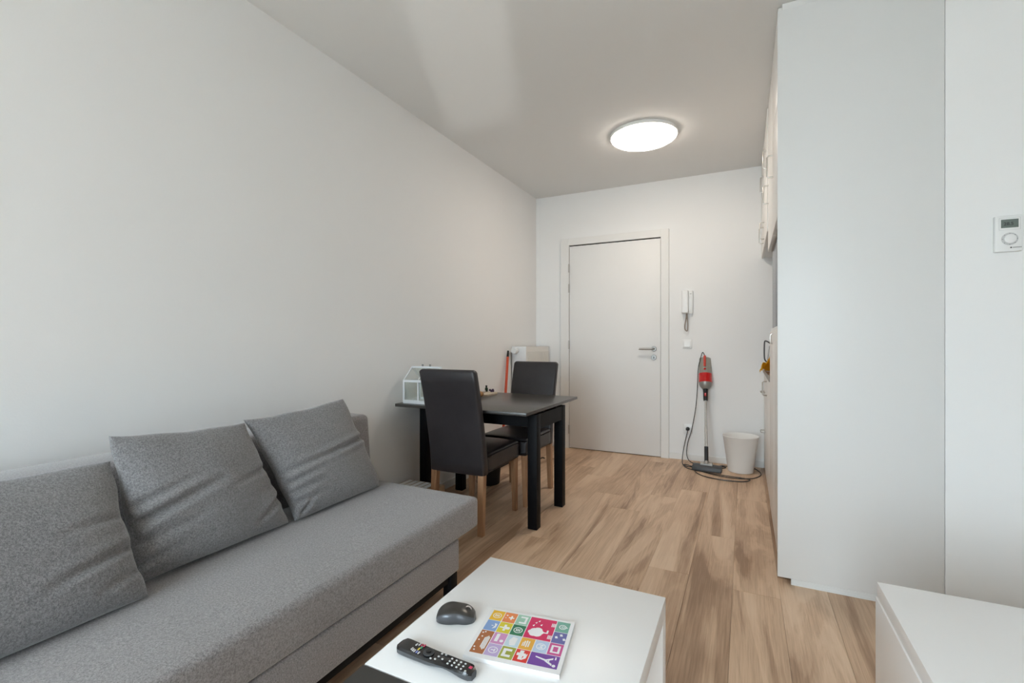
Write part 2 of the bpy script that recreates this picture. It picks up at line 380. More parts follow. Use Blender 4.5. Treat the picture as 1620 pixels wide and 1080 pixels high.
bm = B(); bx(bm, .055, .600, .0005, .016, 0.0003, .0275); obj('plinth', bm, 'laminate', side)
bm = B(); bx(bm, .056, .600, -.0015, .0005, 0.0003, .012, bev=.0006); obj('plinth_strip', bm, 'laminate', side)
box_obj('scribe_filler', 'laminate', side, .02, .6035, .002, .018, 2.6845, HC - .0005)
def front(name, parent, y0, y1, z0, z1, x=KX):
    return box_obj(name, 'front_white', parent, x, x + .019, y0 + .0015, y1 - .0015, z0, z1, bev=.0012)
YM = 3.62   # where the half-height unit ends and the worktop run begins
# near half-height unit
u1 = thing('half_height_cabinet', 'white half-height kitchen cabinet right behind the tall end panel', 'cabinet', (0, 0, 0))
box_obj('body', 'laminate', u1, KX + .020, XK1, YP + .0195, YM, 0.032, 1.20); box_obj('plinth', 'laminate', u1, KX + .06, XK1, YP + .05, YM, 0.0003, .0318)
f1 = front('door', u1, YP + .021, 3.06, .030, 1.20, KX - .003); f2 = front('door', u1, 3.06, YM, .030, 1.20, KX - .003)
bar_handle(f2, (KX - .003, 3.30, 1.15), .06, depth=.012); 
box_obj('top_board', 'laminate', u1, KX + .004, XK1, YP + .0195, YM, 1.2003, 1.217)
# built-in appliance above it
ap = thing('built_in_oven', 'blue-grey glass front of the appliance above the half-height cabinet', 'oven', (0, 0, 0))
box_obj('body', 'dark_grey', ap, KX + .030, XK1, 3.02, YM - .004, 1.2175, 1.735)
box_obj('glass_front', 'blue_grey_glass', ap, KX + .012, KX + .0295, 3.10, YM - .004, 1.2175, 1.735, bev=.002)
box_obj('side_trim', 'white_plastic', ap, KX + .014, KX + .0295, 3.02, 3.0995, 1.2175, 1.735)
# near wall cabinet
u2 = thing('wall_cabinet', 'white wall cabinet above the built-in appliance, reaching lower than its neighbour', 'cabinet', (0, 0, 0))
box_obj('body', 'laminate', u2, .161, XK1, YP + .0195, YM, 1.742, HC - .001)
for (a, b) in ((YP + .021, 3.06), (3.06, YM)):
    d = front('door', u2, a, b, 1.738, 2.30, .142); front('door', u2, a, b, 2.303, HC - .002, .142)
    bar_handle(d, (.142, b - .06, 2.11), .12)
# far wall cabinet
u3 = thing('wall_cabinet', 'white wall cabinet with bar handles in the corner by the door wall', 'cabinet', (0, 0, 0))
box_obj('body', 'laminate', u3, .155, XK1, YM + .002, YB - .002, 1.886, HC - .001)
ym = (YM + YB) / 2
for (a, b) in ((YM + .003, ym), (ym, YB - .003)):
    d = front('door', u3, a, b, 1.88, 2.30, .136); d2 = front('door', u3, a, b, 2.303, HC - .002, .136)
    bar_handle(d, (.136, a + .08 if a > 3.8 else b - .10, 1.985), .125)
    bar_handle(d2, (.136, a + .10, 2.40), .125, depth=.02)
# far base cabinet
u4 = thing('base_cabinet', 'white kitchen base cabinet with bar handles under the worktop by the door wall', 'cabinet', (0, 0, 0))
box_obj('body', 'laminate', u4, KX + .020, XK1, YM + .002, YB - .002, 0.032, .858); box_obj('plinth', 'laminate', u4, KX + .06, XK1, YM + .002, YB - .002, 0.0003, .0318)
d = front('door', u4, YM + .003, 4.27, .030, .855); bar_handle(d, (KX, 4.18, .765), .11)
for z0, z1, zh in ((.60, .855, .70), (.30, .597, .36), (.030, .297, .24)):
    d = front('drawer', u4, 4.27, YB - .004, z0, z1)
    if zh != .24: bar_handle(d, (KX, 4.60, zh), .12, 'y', .032)
wt = tag(box_obj('worktop', 'counter', None, KX - .008, XK1, YM + .002, YB - .002, .8585, .896, bev=.002), 'grey-brown kitchen worktop in the gap beside the door wall', 'worktop')
# kettle and cloth on the worktop
kt = thing('kettle', 'small chrome kettle with a dark handle standing on the kitchen worktop', 'kettle', (.228, 4.37, .8965))
bm = B(); lathe(bm, [(.062, 0), (.066, .02), (.062, .12), (.052, .20), (.03, .225), (.0, .23)], 24, cap1=False); obj('body', bm, 'chrome', kt, smooth=True)
bm = B(); tube(bm, [(-.040, 0, .222), (-.070, 0, .240), (-.082, 0, .225), (-.082, 0, .10), (-.064, 0, .07)], .0055, 8, smooth=5); obj('handle', bm, 'dark_grey', kt, smooth=True)
bm = B(); tube(bm, [(0, 0, .225), (0, 0, .25)], [.012, .015], 10); obj('lid_knob', bm, 'matte_black', kt, smooth=True)
# yellow cloth draped over the worktop's front edge
def cloth():
    bm = B(); NI, NJ = 22, 14; g = []
    for i in range(NI + 1):
        s = i / NI; row = []
        for j in range(NJ + 1):
            t = j / NJ; y = 3.86 + .76 * t + .02 * math.sin(6 * s)
            ripple = .008 * math.sin(9 * t + 2 * s) + .005 * math.sin(21 * t)
            if s < .6:
                q = s / .6; xi = .30 if t < .35 else (.30 - (.30 - .150) * min(1, (t - .35) / .12)); x = xi - (xi - .140) * q; z = .905 + .13 * math.exp(-((q - .70) / .34) ** 2) * max(0, 1 - 2.6 * t * t) + ripple * (.5 + q * .3)
            else:
                q = (s - .6) / .4; x = .134 - .014 * math.sin(min(1, q * 2) * PI / 2) - abs(ripple) * .8; z = (.905 + .08 * max(0, 1 - 2.6 * t * t)) * (1 - q) + q * (.915 - .06 * t * t) + .004
            row.append(bm.verts.new((x, y, max(z, .902) if s < .6 else z)))
        g.append(row)
    for i in range(NI):
        for j in range(NJ): bm.faces.new((g[i][j], g[i + 1][j], g[i + 1][j + 1], g[i][j + 1]))
    bmesh.ops.solidify(bm, geom=bm.faces[:], thickness=.004)
    return bm
tag(obj('dish_cloth', cloth(), 'yellow_cloth', None, smooth='all'), 'yellow cloth draped over the edge of the kitchen worktop', 'cloth')

# ================================================================== CEILING LAMP
lamp = thing('ceiling_lamp', 'round white glowing ceiling light above the dining area', 'lamp', (-.69, 3.655, HC))
bm = B(); lathe(bm, [(.20, -.0005), (.244, -.0005), (.2475, -.004), (.2475, -.024), (.244, -.026), (.2, -.026)], 64); obj('base_ring', bm, 'white_plastic', lamp, smooth=True)
bm = B(); lathe(bm, [(.2425, -.0265), (.238, -.034), (.222, -.044), (.18, -.055), (.11, -.063), (.05, -.066), (.012, -.067)], 64); obj('dome', bm, 'lamp_glow', lamp, smooth='all')

# ================================================================== RADIATOR and broom
RX, RY0, RY1, RZ0, RZ1 = -1.905, 4.16, 4.765, .30, 1.085
rad = thing('radiator', 'white panel radiator with a ribbed face on the left wall by the door', 'radiator', (0, 0, 0))
box_obj('end_cover', 'white_metal', rad, XL + .012, RX, RY0, RY0 + .008, RZ0 + .01, RZ1, bev=.002)
box_obj('end_cover', 'white_metal', rad, XL + .012, RX, RY1 - .008, RY1, RZ0 + .01, RZ1, bev=.002)
box_obj('core', 'radiator_white', rad, XL + .02, RX - .012, RY0 + .009, RY1 - .009, RZ0 + .01, RZ1 - .02)
bm = B(); bx(bm, RX - .0115, RX - .004, RY0 + .009, RY1 - .009, RZ0, RZ1 - .005)
ny = 17
for q in range(ny):
    yy = RY0 + .045 + q * (RY1 - RY0 - .09) / (ny - 1); bx(bm, RX - .005, RX + .003, yy - .009, yy + .009, RZ0 + .04, RZ1 - .05, bev=.003, seg=1)
obj('ribbed_face', bm, 'radiator_white', rad)
bm = B()
bx(bm, XL + .02, RX - .002, RY0 + .009, RY1 - .009, RZ1 - .004, RZ1 - .001)
obj('top_grille', bm, 'radiator_white', rad)
bm = B(); lathe(bm, [(.0, 0), (.028, 0), (.032, .006), (.032, .05), (.028, .056), (.0, .056)], 24, cap0=False, cap1=False)
o = obj('thermostat_knob', bm, 'white_plastic', rad, smooth=True); o.rotation_euler = (PI / 2, 0, 0); o.location = (-2.012, RY0, 1.045)
bm = B(); tube(bm, [(-2.0, RY0 + .06, .30), (-2.0, RY0 + .06, 0.0)], .008, 8); tube(bm, [(-2.0, RY0 + .11, .30), (-2.0, RY0 + .11, 0.0)], .008, 8); obj('pipe', bm, 'white_metal', rad, smooth=True)
for q in (RY0 + .2, RY1 - .15):
    box_obj('wall_bracket', 'white_metal', rad, XL + .0002, XL + .021, q, q + .03, RZ0 + .1, RZ1 - .1)
br = thing('broom', 'orange-red broom handle with a black tip leaning on the wall by the radiator', 'broom', (0, 0, 0))
p0, p1 = Vector((-1.985, 3.80, .06)), Vector((-2.045, 4.05, 1.045))
q1 = p0.lerp(p1, .94)
bm = B(); tube(bm, [p0, q1], .0125, 12); obj('stick', bm, 'orange_red', br, smooth=True)
bm = B(); tube(bm, [q1, p1], [.0125, .009], 12); obj('tip', bm, 'matte_black', br, smooth=True)
bm = B(); hexa(bm, [(-2.05, 3.66, 0.0005), (-1.96, 3.66, 0.0005), (-1.96, 3.93, 0.0005), (-2.05, 3.93, 0.0005), (-2.02, 3.70, .075), (-1.97, 3.70, .075), (-1.97, 3.90, .075), (-2.02, 3.90, .075)], bev=.006); obj('brush_head', bm, 'matte_black', br, smooth=True)

# ================================================================== SOFA
SX, SY = -1.131, 1.935
sofa = thing('sofa', 'long armless grey fabric sofa along the left wall', 'sofa', (-1.55, .92, 0))
def S(name, m_, x0, x1, y0, y1, z0, z1, bev, seg=4):
    bm = B(); bx(bm, x0 + 1.55, x1 + 1.55, y0 - .92, y1 - .92, z0, z1, bev=bev, seg=seg); return obj(name, bm, m_, sofa, smooth='all')
# seat mattress with a softly crowned top
def soft_box(x0, x1, y0, y1, z0, z1, r, crown, nx, ny_):
    bm = B()
    def grid(pts_fn, nu, nv):
        g = [[bm.verts.new(pts_fn(i / nu, j / nv)) for j in range(nv + 1)] for i in range(nu + 1)]
        for i in range(nu):
            for j in range(nv): bm.faces.new((g[i][j], g[i + 1][j], g[i + 1][j + 1], g[i][j + 1]))
    bx(bm, x0, x1, y0, y1, z0, z1)
    bmesh.ops.subdivide_edges(bm, edges=[e for e in bm.edges if abs(e.verts[0].co.y - e.verts[1].co.y) > .01], cuts=ny_, use_grid_fill=True)
    bmesh.ops.subdivide_edges(bm, edges=[e for e in bm.edges if abs(e.verts[0].co.x - e.verts[1].co.x) > .01], cuts=nx, use_grid_fill=True)
    sharp = [e for e in bm.edges if len(e.link_faces) == 2 and e.calc_face_angle(0) > 1.0]
    bmesh.ops.bevel(bm, geom=sharp, offset=r, segments=4, profile=.5, affect='EDGES')
    for v in bm.verts:
        a = (v.co.x - x0) / (x1 - x0); b = (v.co.y - y0) / (y1 - y0)
        if v.co.z > (z0 + z1) / 2: v.co.z += crown * (min(1, 4 * a * (1 - a))) ** .6 * min(1, 14 * b * (1 - b)) + .0025 * math.sin(v.co.y * 5.1 + 1) * math.sin(v.co.x * 7)
    return bm
bm = soft_box(-1.94 + 1.55, SX + 1.55, -.08 - .92, SY - .92, .254, .397, .022, .008, 8, 24); obj('seat_mattress', bm, 'sofa_fabric', sofa, smooth='all')
S('base_box', 'sofa_fabric', -1.94, SX - .008, .08, 1.777, .113, .2538, .012)
bm = B()
hexa(bm, [(-1.96 + 1.55, -.98, .395), (-1.79 + 1.55, -.98, .395), (-1.79 + 1.55, SY - .92 + .005, .395), (-1.96 + 1.55, SY - .92 + .005, .395),
          (-2.035 + 1.55, -.98, .742), (-1.815 + 1.55, -.98, .742), (-1.815 + 1.55, SY - .92, .742), (-2.035 + 1.55, SY - .92, .742)], bev=.028, seg=4)
obj('backrest', bm, 'sofa_fabric', sofa, smooth='all')
for lx in (-1.185, -1.90):
    for ly in (1.715, .14, .93):
        box_obj('leg', 'black_wood', sofa, lx + 1.55, lx + .042 + 1.55, ly - .92, ly + .048 - .92, 0.0005, .1125, bev=.002)
box_obj('under_rail', 'black_wood', sofa, -1.17 + 1.55, -1.15 + 1.55, .20 - .92, 1.70 - .92, .085, .1125)

def cushion(label, bl, br_, tl, tr_, thick, creases, sag=0.0, seed=0):
    bl, br_, tl, tr_ = map(Vector, (bl, br_, tl, tr_))
    n_ = (br_ - bl).cross(tl - bl).normalized()
    if n_.x < 0: n_ = -n_
    N = 60; rnd = random.Random(seed); ph = [rnd.random() * 6.28 for _ in range(8)]
    bm = B()
    def P(a, b):
        ax = a * (1 - .050 * math.cos(b * PI / 2)) ; by = b * (1 - (.045 if b > 0 else .012) * math.cos(a * PI / 2))
        ax += .012 * math.sin(9 * b + ph[0]) * abs(a) ** 8; by += .007 * math.sin(8 * a + ph[1]) * abs(b) ** 8 * (1 if b > 0 else .3)
        s, t = (ax + 1) / 2, (by + 1) / 2
        return bl * (1 - s) * (1 - t) + br_ * s * (1 - t) + tl * (1 - s) * t + tr_ * s * t
    W_ = (br_ - bl).length / 2; H_ = (tl - bl).length / 2
    def crease(a, b):
        o = 0
        for (a0, b0, a1, b1, d, w) in creases:
            px, py, x0, y0, x1, y1 = a * W_, b * H_, a0 * W_, b0 * H_, a1 * W_, b1 * H_
            L2 = (x1 - x0) ** 2 + (y1 - y0) ** 2; t = max(0, min(1, ((px - x0) * (x1 - x0) + (py - y0) * (y1 - y0)) / L2))
            qx, qy = x0 + t * (x1 - x0), y0 + t * (y1 - y0); dd = math.hypot(px - qx, py - qy)
            side = (px - qx) * (y1 - y0) - (py - qy) * (x1 - x0)
            f = (1 - t * .85)
            w = w * .72; o -= 2.3 * d * f * math.exp(-(dd / w) ** 2) - d * .9 * f * math.exp(-((dd - 2.0 * w) / (1.3 * w)) ** 2)
        return o
    rows = {}
    for side in (1, -1):
        for i in range(N + 1):
            for j in range(N + 1):
                a = -1 + 2 * i / N; b = -1 + 2 * j / N
                a = math.copysign(1 - (1 - abs(a)) ** 1.25, a); b = math.copysign(1 - (1 - abs(b)) ** 1.25, b)
                edge = i in (0, N) or j in (0, N)
                if edge and side < 0: rows[(side, i, j)] = rows[(1, i, j)]; continue
                pr = max(0, (1 - a * a)) ** .42 * max(0, (1 - b * b)) ** .46
                pr *= 1 - .22 * (b + .15) * (1 if side > 0 else .4)
                off = thick * pr * (1 if side > 0 else .62)
                if side > 0 and not edge:
                    m_ = min(1, (1 - max(abs(a), abs(b))) * 14)
                    off += m_ * (crease(a, b) + .003 * math.sin(5 * a + 3 * b + ph[2]) * math.sin(4 * b - 2 * a + ph[3]))
                rows[(side, i, j)] = bm.verts.new(P(a, b) + n_ * off * side)
    for side in (1, -1):
        for i in range(N):
            for j in range(N):
                bm.faces.new((rows[(side, i, j)], rows[(side, i + 1, j)], rows[(side, i + 1, j + 1)], rows[(side, i, j + 1)]))
    for v in bm.verts:
        if v.co.z < .4065: v.co.z = .4065 + (v.co.z - .4065) * .05
    o = obj('throw_cushion', bm, 'cushion_fabric', None, smooth='all')
    c = sum((bl, br_, tl, tr_), Vector()) / 4; o.data.transform(Matrix.Translation(-c)); o.location = c
    return tag(o, label, 'cushion', 'grey cushions along the sofa')
cushion('grey cushion at the sofa end nearest the dining table, with one straight fold across', (-1.615, 1.305, .412), (-1.635, 1.815, .412), (-1.745, 1.178, .825), (-1.742, 1.678, .857), .082,
        [(1.0, .12, -1.0, -.10, .012, .014), (-1, -.32, -.3, -.2, .006, .013), (-1, -.5, -.4, -.42, .006, .014), (-1, -.68, -.35, -.66, .005, .013), (-.9, -.9, -.6, -.6, .006, .012)], seed=3)
cushion('middle grey cushion on the sofa, wrinkled along its left side', (-1.612, .738, .412), (-1.625, 1.280, .412), (-1.722, .733, .845), (-1.735, 1.172, .818), .088,
        [(-1, -.22, .15, .13, .012, .017), (-1, .0, -.2, .25, .007, .016), (-1, -.48, -.2, -.35, .005, .016), (1, .12, .3, -.02, .006, .014), (1, -.45, .45, -.78, .011, .015), (-1, -.78, -.6, -.66, .008, .014), (1, -.2, .5, -.3, .005, .014)], seed=5)
cushion('grey cushion at the left edge of the picture, lower than the others', (-1.50, .150, .412), (-1.512, .735, .412), (-1.735, .17, .79), (-1.735, .745, .768), .095,
        [(1, -.30, .25, -.55, .010, .016), (1, .12, .4, .02, .006, .016), (1, -.62, .6, -.78, .008, .014)], seed=9)

# ================================================================== DINING TABLE
TX0, TX1, TY0, TY1, TZ = -2.035, -1.098, 2.40, 3.30, .73
tb = thing('dining_table', 'black extendable dining table against the left wall', 'table', (0, 0, 0))
box_obj('table_top', 'table_black', tb, TX0, TX1, TY0, TY1, TZ - .019, TZ, bev=.002)
box_obj('extension_leaf', 'black_wood', tb, TX0 + .06, TX1 - .16, TY0 + .12, TY1 - .12, TZ - .038, TZ - .0195)
for lx in (-1.982, -1.176):
    for ly in (2.59, 3.030):
        box_obj('leg', 'black_wood', tb, lx, lx + .060, ly, ly + .060, 0.0005, .694, bev=.0015)
box_obj('apron', 'black_wood', tb, -1.918, -1.180, 2.598, 2.618, .615, .690); box_obj('apron', 'black_wood', tb, -1.918, -1.180, 3.062, 3.082, .615, .690)
box_obj('apron', 'black_wood', tb, -1.140, -1.118, 2.654, 3.026, .60, .692); box_obj('apron', 'black_wood', tb, -1.980, -1.958, 2.654, 3.026, .60, .692)
for yy in (2.70, 2.96): box_obj('slide_rail', 'black_wood', tb, -1.9, -1.13, yy, yy + .03, .6925, .7105 - .019)
for (xx, yy) in ((-1.15, 2.72), (-1.15, 2.94), (-1.95, 2.72), (-1.95, 2.94)): box_obj('spacer', 'black_wood', tb, xx - .02, xx + .02, yy, yy + .03, .6925, .7108)

# ================================================================== CHAIRS
def chair_mesh(label, loc, rz):
    """rear of the chair at local y=0, seat towards +y"""
    t = thing('dining_chair', label, 'chair', loc, rz, 'dark leather dining chairs at the table'); hw = .187
    # backrest: slab following a gently curved rake
    bm = B(); zs = [.352 + (.955 - .352) * q / 10 for q in range(11)]
    def yr(z): q = max(0, (z - .36) / .595); return -.015 * q - .105 * q ** 1.5
    th = lambda z: .062 - .012 * (z - .36) / .6
    prev = None; rings = []
    for z in zs:
        w = hw + .004 * (z - .35)
        prof = []
        nseg = 5; r = .016
        for (cx, cy, a0) in ((w - r, r, -90), (w - r, th(z) - r, 0), (-w + r, th(z) - r, 90), (-w + r, r, 180)):
            for s_ in range(nseg + 1):
                a = math.radians(a0 + 90 * s_ / nseg); prof.append((cx + r * math.cos(a), cy + r * math.sin(a)))
        bow = lambda x: .010 * (x / hw) ** 2 * (-1)
        rings.append([bm.verts.new((x, y + yr(z) + bow(x) * 0, z)) for x, y in prof])
    # rounded cap rings
    for ins, dz in ((.006, .010), (.016, .016)):
        last = rings[10]; c = sum((v.co for v in last), Vector()) / len(last)
        rings.append([bm.verts.new(Vector((c.x + (v.co.x - c.x) * (1 - ins / hw), c.y + (v.co.y - c.y) * (1 - ins / .031), .955 + dz))) for v in last])
    lo = rings[0]; c = sum((v.co for v in lo), Vector()) / len(lo)
    rings.insert(0, [bm.verts.new(Vector((c.x + (v.co.x - c.x) * .96, c.y + (v.co.y - c.y) * .75, .346))) for v in lo])
    for a, b in zip(rings, rings[1:]):
        n = len(a)
        for k_ in range(n): bm.faces.new((a[k_], a[(k_ + 1) % n], b[(k_ + 1) % n], b[k_]))
    bm.faces.new(list(reversed(rings[0]))); bm.faces.new(rings[-1])
    obj('backrest', bm, 'leather', t, smooth='all')
    # seat: upholstered box, slightly crowned
    bm = B(); bx(bm, -hw, hw, .045, .500, .350, .468)
    bmesh.ops.subdivide_edges(bm, edges=bm.edges[:], cuts=7, use_grid_fill=True)
    sharp = [e for e in bm.edges if len(e.link_faces) == 2 and e.calc_face_angle(0) > 1.0]
    bmesh.ops.bevel(bm, geom=sharp, offset=.016, segments=3, profile=.5, affect='EDGES')
    for v in bm.verts:
        if v.co.z > .44: a = v.co.x / hw; b = (v.co.y - .27) / .23; v.co.z += .016 * max(0, 1 - a * a) * max(0, 1 - b * b * .9)
    obj('seat', bm, 'leather', t, smooth='all')
    for s_ in (-1, 1):
        xo = s_ * (hw - .005); xi = s_ * (hw - .045); lo_, hi_ = min(xo, xi), max(xo, xi)
        bm = B(); xo2 = s_ * (hw - .005); xi2 = s_ * (hw - .038); l2, h2 = min(xo2, xi2), max(xo2, xi2)
        hexa(bm, [(l2, -.012, .0005), (h2, -.012, .0005), (h2, .022, .0005), (l2, .022, .0005), (lo_, .004, .352), (hi_, .004, .352), (hi_, .044, .352), (lo_, .044, .352)], bev=.002); obj('leg', bm, 'leg_oak', t)
        bm = B(); xi3 = s_ * (hw - .033); l3, h3 = min(xo2, xi3), max(xo2, xi3)
        hexa(bm, [(l3, .458, .0005), (h3, .458, .0005), (h3, .486, .0005), (l3, .486, .0005), (lo_, .448, .3545), (hi_, .448, .3545), (hi_, .490, .3545), (lo_, .490, .3545)], bev=.002); obj('leg', bm, 'leg_oak', t)
    return t
ch1 = chair_mesh('dark leather dining chair with its back to the sofa', (-1.540, 2.365, 0), 0.02)
ch2 = copy_tree(ch1); ch2.location = (-1.515, 3.405, 0); ch2.rotation_euler = (0, 0, PI); ch2['label'] = 'dark leather dining chair on the radiator side, facing the sofa'

# ---- things on the table
gh = thing('glass_house', 'small white-framed glass house standing on the wall end of the dining table', 'terrarium', (-1.885, 2.535, TZ + .0005))
w2, d2, ze, zr = .115, .085, .150, .232
def bar(bm, a, b, r=.005): tube(bm, [a, b], r, 4)
bm = B()
for sx in (-1, 1):
    for sy in (-1, 1): bx(bm, sx * w2 - .006, sx * w2 + .006, sy * d2 - .006, sy * d2 + .006, 0, ze)
    for sy in (-1, 1): bar(bm, (sx * w2, sy * d2, ze), (sx * w2, 0, zr), .0065)
    bx(bm, sx * w2 - .006, sx * w2 + .006, -d2, d2, ze - .012, ze)
bx(bm, -w2, w2, -.006, .006, zr - .006, zr + .006)
for sy in (-1, 1): bx(bm, -w2, w2, sy * d2 - .0055, sy * d2 + .0055, ze - .012, ze + .002); bx(bm, -w2, w2, sy * d2 - .0055, sy * d2 + .0055, 0, .022)
for sx in (-1, 1): bx(bm, sx * w2 - .0055, sx * w2 + .0055, -d2, d2, 0, .022)
for sy in (-1, 1): bx(bm, -.005, .005, sy * d2 - .005, sy * d2 + .005, .022, ze - .012); bar(bm, (0, sy * d2, ze), (0, 0, zr), .005)
obj('frame', bm, 'white_metal', gh)
box_obj('base_tray', 'white_metal', gh, -w2, w2, -d2, d2, .0005, .010)
for sy in (-1, 1):
    for sx in (-1, 1):
        xa, xb = (-w2 + .006, -.005) if sx < 0 else (.005, w2 - .006)
        box_obj('pane', 'clear_glass', gh, xa, xb, sy * d2 - .001, sy * d2 + .001, .022, ze - .012)
        bm = B(); n0 = Vector((0, sy * .001, .001)); q = [Vector((xa, sy * (d2 - .004), ze + .004)), Vector((xb, sy * (d2 - .004), ze + .004)), Vector((xb, sy * .006, zr - .006)), Vector((xa, sy * .006, zr - .006))]
        hexa(bm, [p - n0 for p in q] + [p + n0 for p in q]); obj('pane', bm, 'clear_glass', gh)
for sx in (-1, 1): box_obj('pane', 'clear_glass', gh, sx * w2 - .001, sx * w2 + .001, -d2 + .006, d2 - .006, .022, ze - .012)
for xx in (-.03, .03): 
    bm = B(); tube(bm, [(xx - .004, 0, zr + .004), (xx - .004, 0, zr + .018), (xx + .004, 0, zr + .018), (xx + .004, 0, zr + .004)], .0025, 6); obj('clasp', bm, 'dark_grey', gh, smooth=True)
# serving board with odds and ends at the wall side
bd = B(); prism(bd, [(-2.03, 2.985), (-1.725, 2.985), (-1.69, 3.01), (-1.70, 3.185), (-1.74, 3.215), (-2.03, 3.215)], TZ + .0005, TZ + .014)
tag(obj('serving_board', bd, 'board_wood'), 'pale board lying on the dining table near the wall, odds and ends on it', 'board')
bm = B(); bmesh.ops.create_icosphere(bm, subdivisions=3, radius=1.0)
for v in bm.verts: v.co = Vector((v.co.x * .036, v.co.y * .03, v.co.z * .022 + .0225)) ; 
o = obj('bread_roll', bm, 'bread', None, smooth='all'); o.location = (-1.723, 2.945, TZ + .0005); tag(o, 'small brown bread roll on the dining table beside the pale board', 'bread')
bm = B(); N = 10; g = [[bm.verts.new((-.09 + .18 * i / N, -.05 + .10 * j / N, .006 + .014 * math.exp(-((i - 4) / 3) ** 2) * (1 + .4 * math.sin(j * 1.3)) + .002 * math.sin(3 * i + j))) for j in range(N + 1)] for i in range(N + 1)]
for i in range(N):
    for j in range(N): bm.faces.new((g[i][j], g[i + 1][j], g[i + 1][j + 1], g[i][j + 1]))
bmesh.ops.solidify(bm, geom=bm.faces[:], thickness=.003)
o = obj('paper_bag', bm, 'paper', None, smooth='all'); o.location = (-1.855, 3.095, TZ + .0185); o.rotation_euler = (0, 0, .5); tag(o, 'crumpled white paper bag on the pale board on the dining table', 'bag')
bt = thing('small_bottle', 'tiny dark green bottle upright on the pale board', 'bottle', (-1.797, 3.185, TZ + .0145))
bm = B(); lathe(bm, [(.011, 0), (.012, .004), (.012, .028), (.006, .034), (.006, .036)], 16); obj('glass_body', bm, 'green_glass', bt, smooth=True)
bm = B(); lathe(bm, [(.0075, .0362), (.0075, .048)], 16); obj('cap', bm, 'matte_black', bt, smooth=True)
bk = B(); 
for q in range(5):
    r = bmesh.ops.create_icosphere(bk, subdivisions=2, radius=.009); 
    for v in r['verts']: v.co += Vector((.013 * math.cos(q * 1.26), .013 * math.sin(q * 1.26), .010 + .006 * (q % 2)))
o = obj('berry_sprig', bk, 'purple', None, smooth='all'); o.location = (-1.745, 3.175, TZ + .0145); tag(o, 'small dark purple cluster on the pale board beside the tiny bottle', 'decoration')

# ---- on the floor by the wall
pb = thing('black_bin', 'round black waste bin on the floor under the dining table', 'bin', (-1.845, 3.30, 0))
bm = B(); lathe(bm, [(.088, .0005), (.092, .006), (.110, .285), (.112, .29), (.104, .29), (.086, .01)], 36); obj('bucket', bm, 'matte_black', pb, smooth=True)
bm = B(); lathe(bm, [(.1125, .272), (.1155, .274), (.1155, .288), (.1125, .290)], 36, cap0=False, cap1=False); obj('rim', bm, 'black_plastic', pb, smooth=True)
cb = thing('low_box', 'low tan box with white strips on top, on the floor past the sofa end', 'box', (0, 0, 0))
box_obj('carton', 'cardboard', cb, -2.045, -1.755, 2.18, 2.56, 0.0005, .196, bev=.002)
for q in range(5): box_obj('label_strip', 'paper', cb, -2.035 + q * .045, -2.000 + q * .045, 2.40, 2.55, .1962, .1975)
bm = B(); tube(bm, [(-1.79, 4.16, .006), (-1.765, 4.185, .007), (-1.745, 4.19, .016), (-1.735, 4.22, .006), (-1.76, 4.23, .006)], .005, 6, smooth=5)
tag(obj('cable_scrap', bm, 'black_plastic', None, smooth=True), 'short bit of black cable on the floor between radiator and dining table', 'cable')

# ================================================================== COFFEE TABLES
def low_table(name, label, m_, x0, x1, y0, y1, z, th=.05, lg=.05):
    t = thing(name, label, 'coffee table', ((x0 + x1) / 2, (y0 + y1) / 2, 0)); hx, hy = (x1 - x0) / 2, (y1 - y0) / 2
    box_obj('table_top', m_, t, -hx, hx, -hy, hy, z - th, z, bev=.0015)
    for sx in (-1, 1):
        for sy in (-1, 1):
            a, b = sorted((sx * hx, sx * (hx - lg))); c, d_ = sorted((sy * hy, sy * (hy - lg)))
            box_obj('leg', m_, t, a, b, c, d_, 0.0005, z - th, bev=.0012)
    return t
CZ = .43
low_table('coffee_table', 'square white coffee table in front of the sofa', 'table_white', -.742, -.194, .776, 1.343, CZ)
low_table('coffee_table', 'dark grey low table pushed against the near side of the white one', 'dark_table', -.742, -.194, .20, .773, CZ)
# white bench at the right
bn = thing('tv_bench', 'white low bench in the bottom right corner of the picture', 'bench', (0, 0, 0))
BX0, BX1, BY0, BY1, BZ = .337, 1.60, .55, 1.655, .45
box_obj('bench_top', 'table_white', bn, BX0, BX1, BY0, BY1, BZ - .041, BZ, bev=.001)
box_obj('side_panel', 'table_white', bn, BX0 - .004, BX0 + .045, BY0 + .002, BY1 - .001, 0.0005, BZ - .0412, bev=.001)
box_obj('side_panel', 'table_white', bn, BX1 - .045, BX1, BY0 + .002, BY1 - .001, 0.0005, BZ - .0412, bev=.001)
box_obj('back_panel', 'table_white', bn, BX0 + .0455, BX1 - .0455, BY1 - .02, BY1 - .001, .02, BZ - .0412)
box_obj('shelf', 'table_white', bn, BX0 + .0455, BX1 - .0455, BY0 + .01, BY1 - .021, .15, .17)

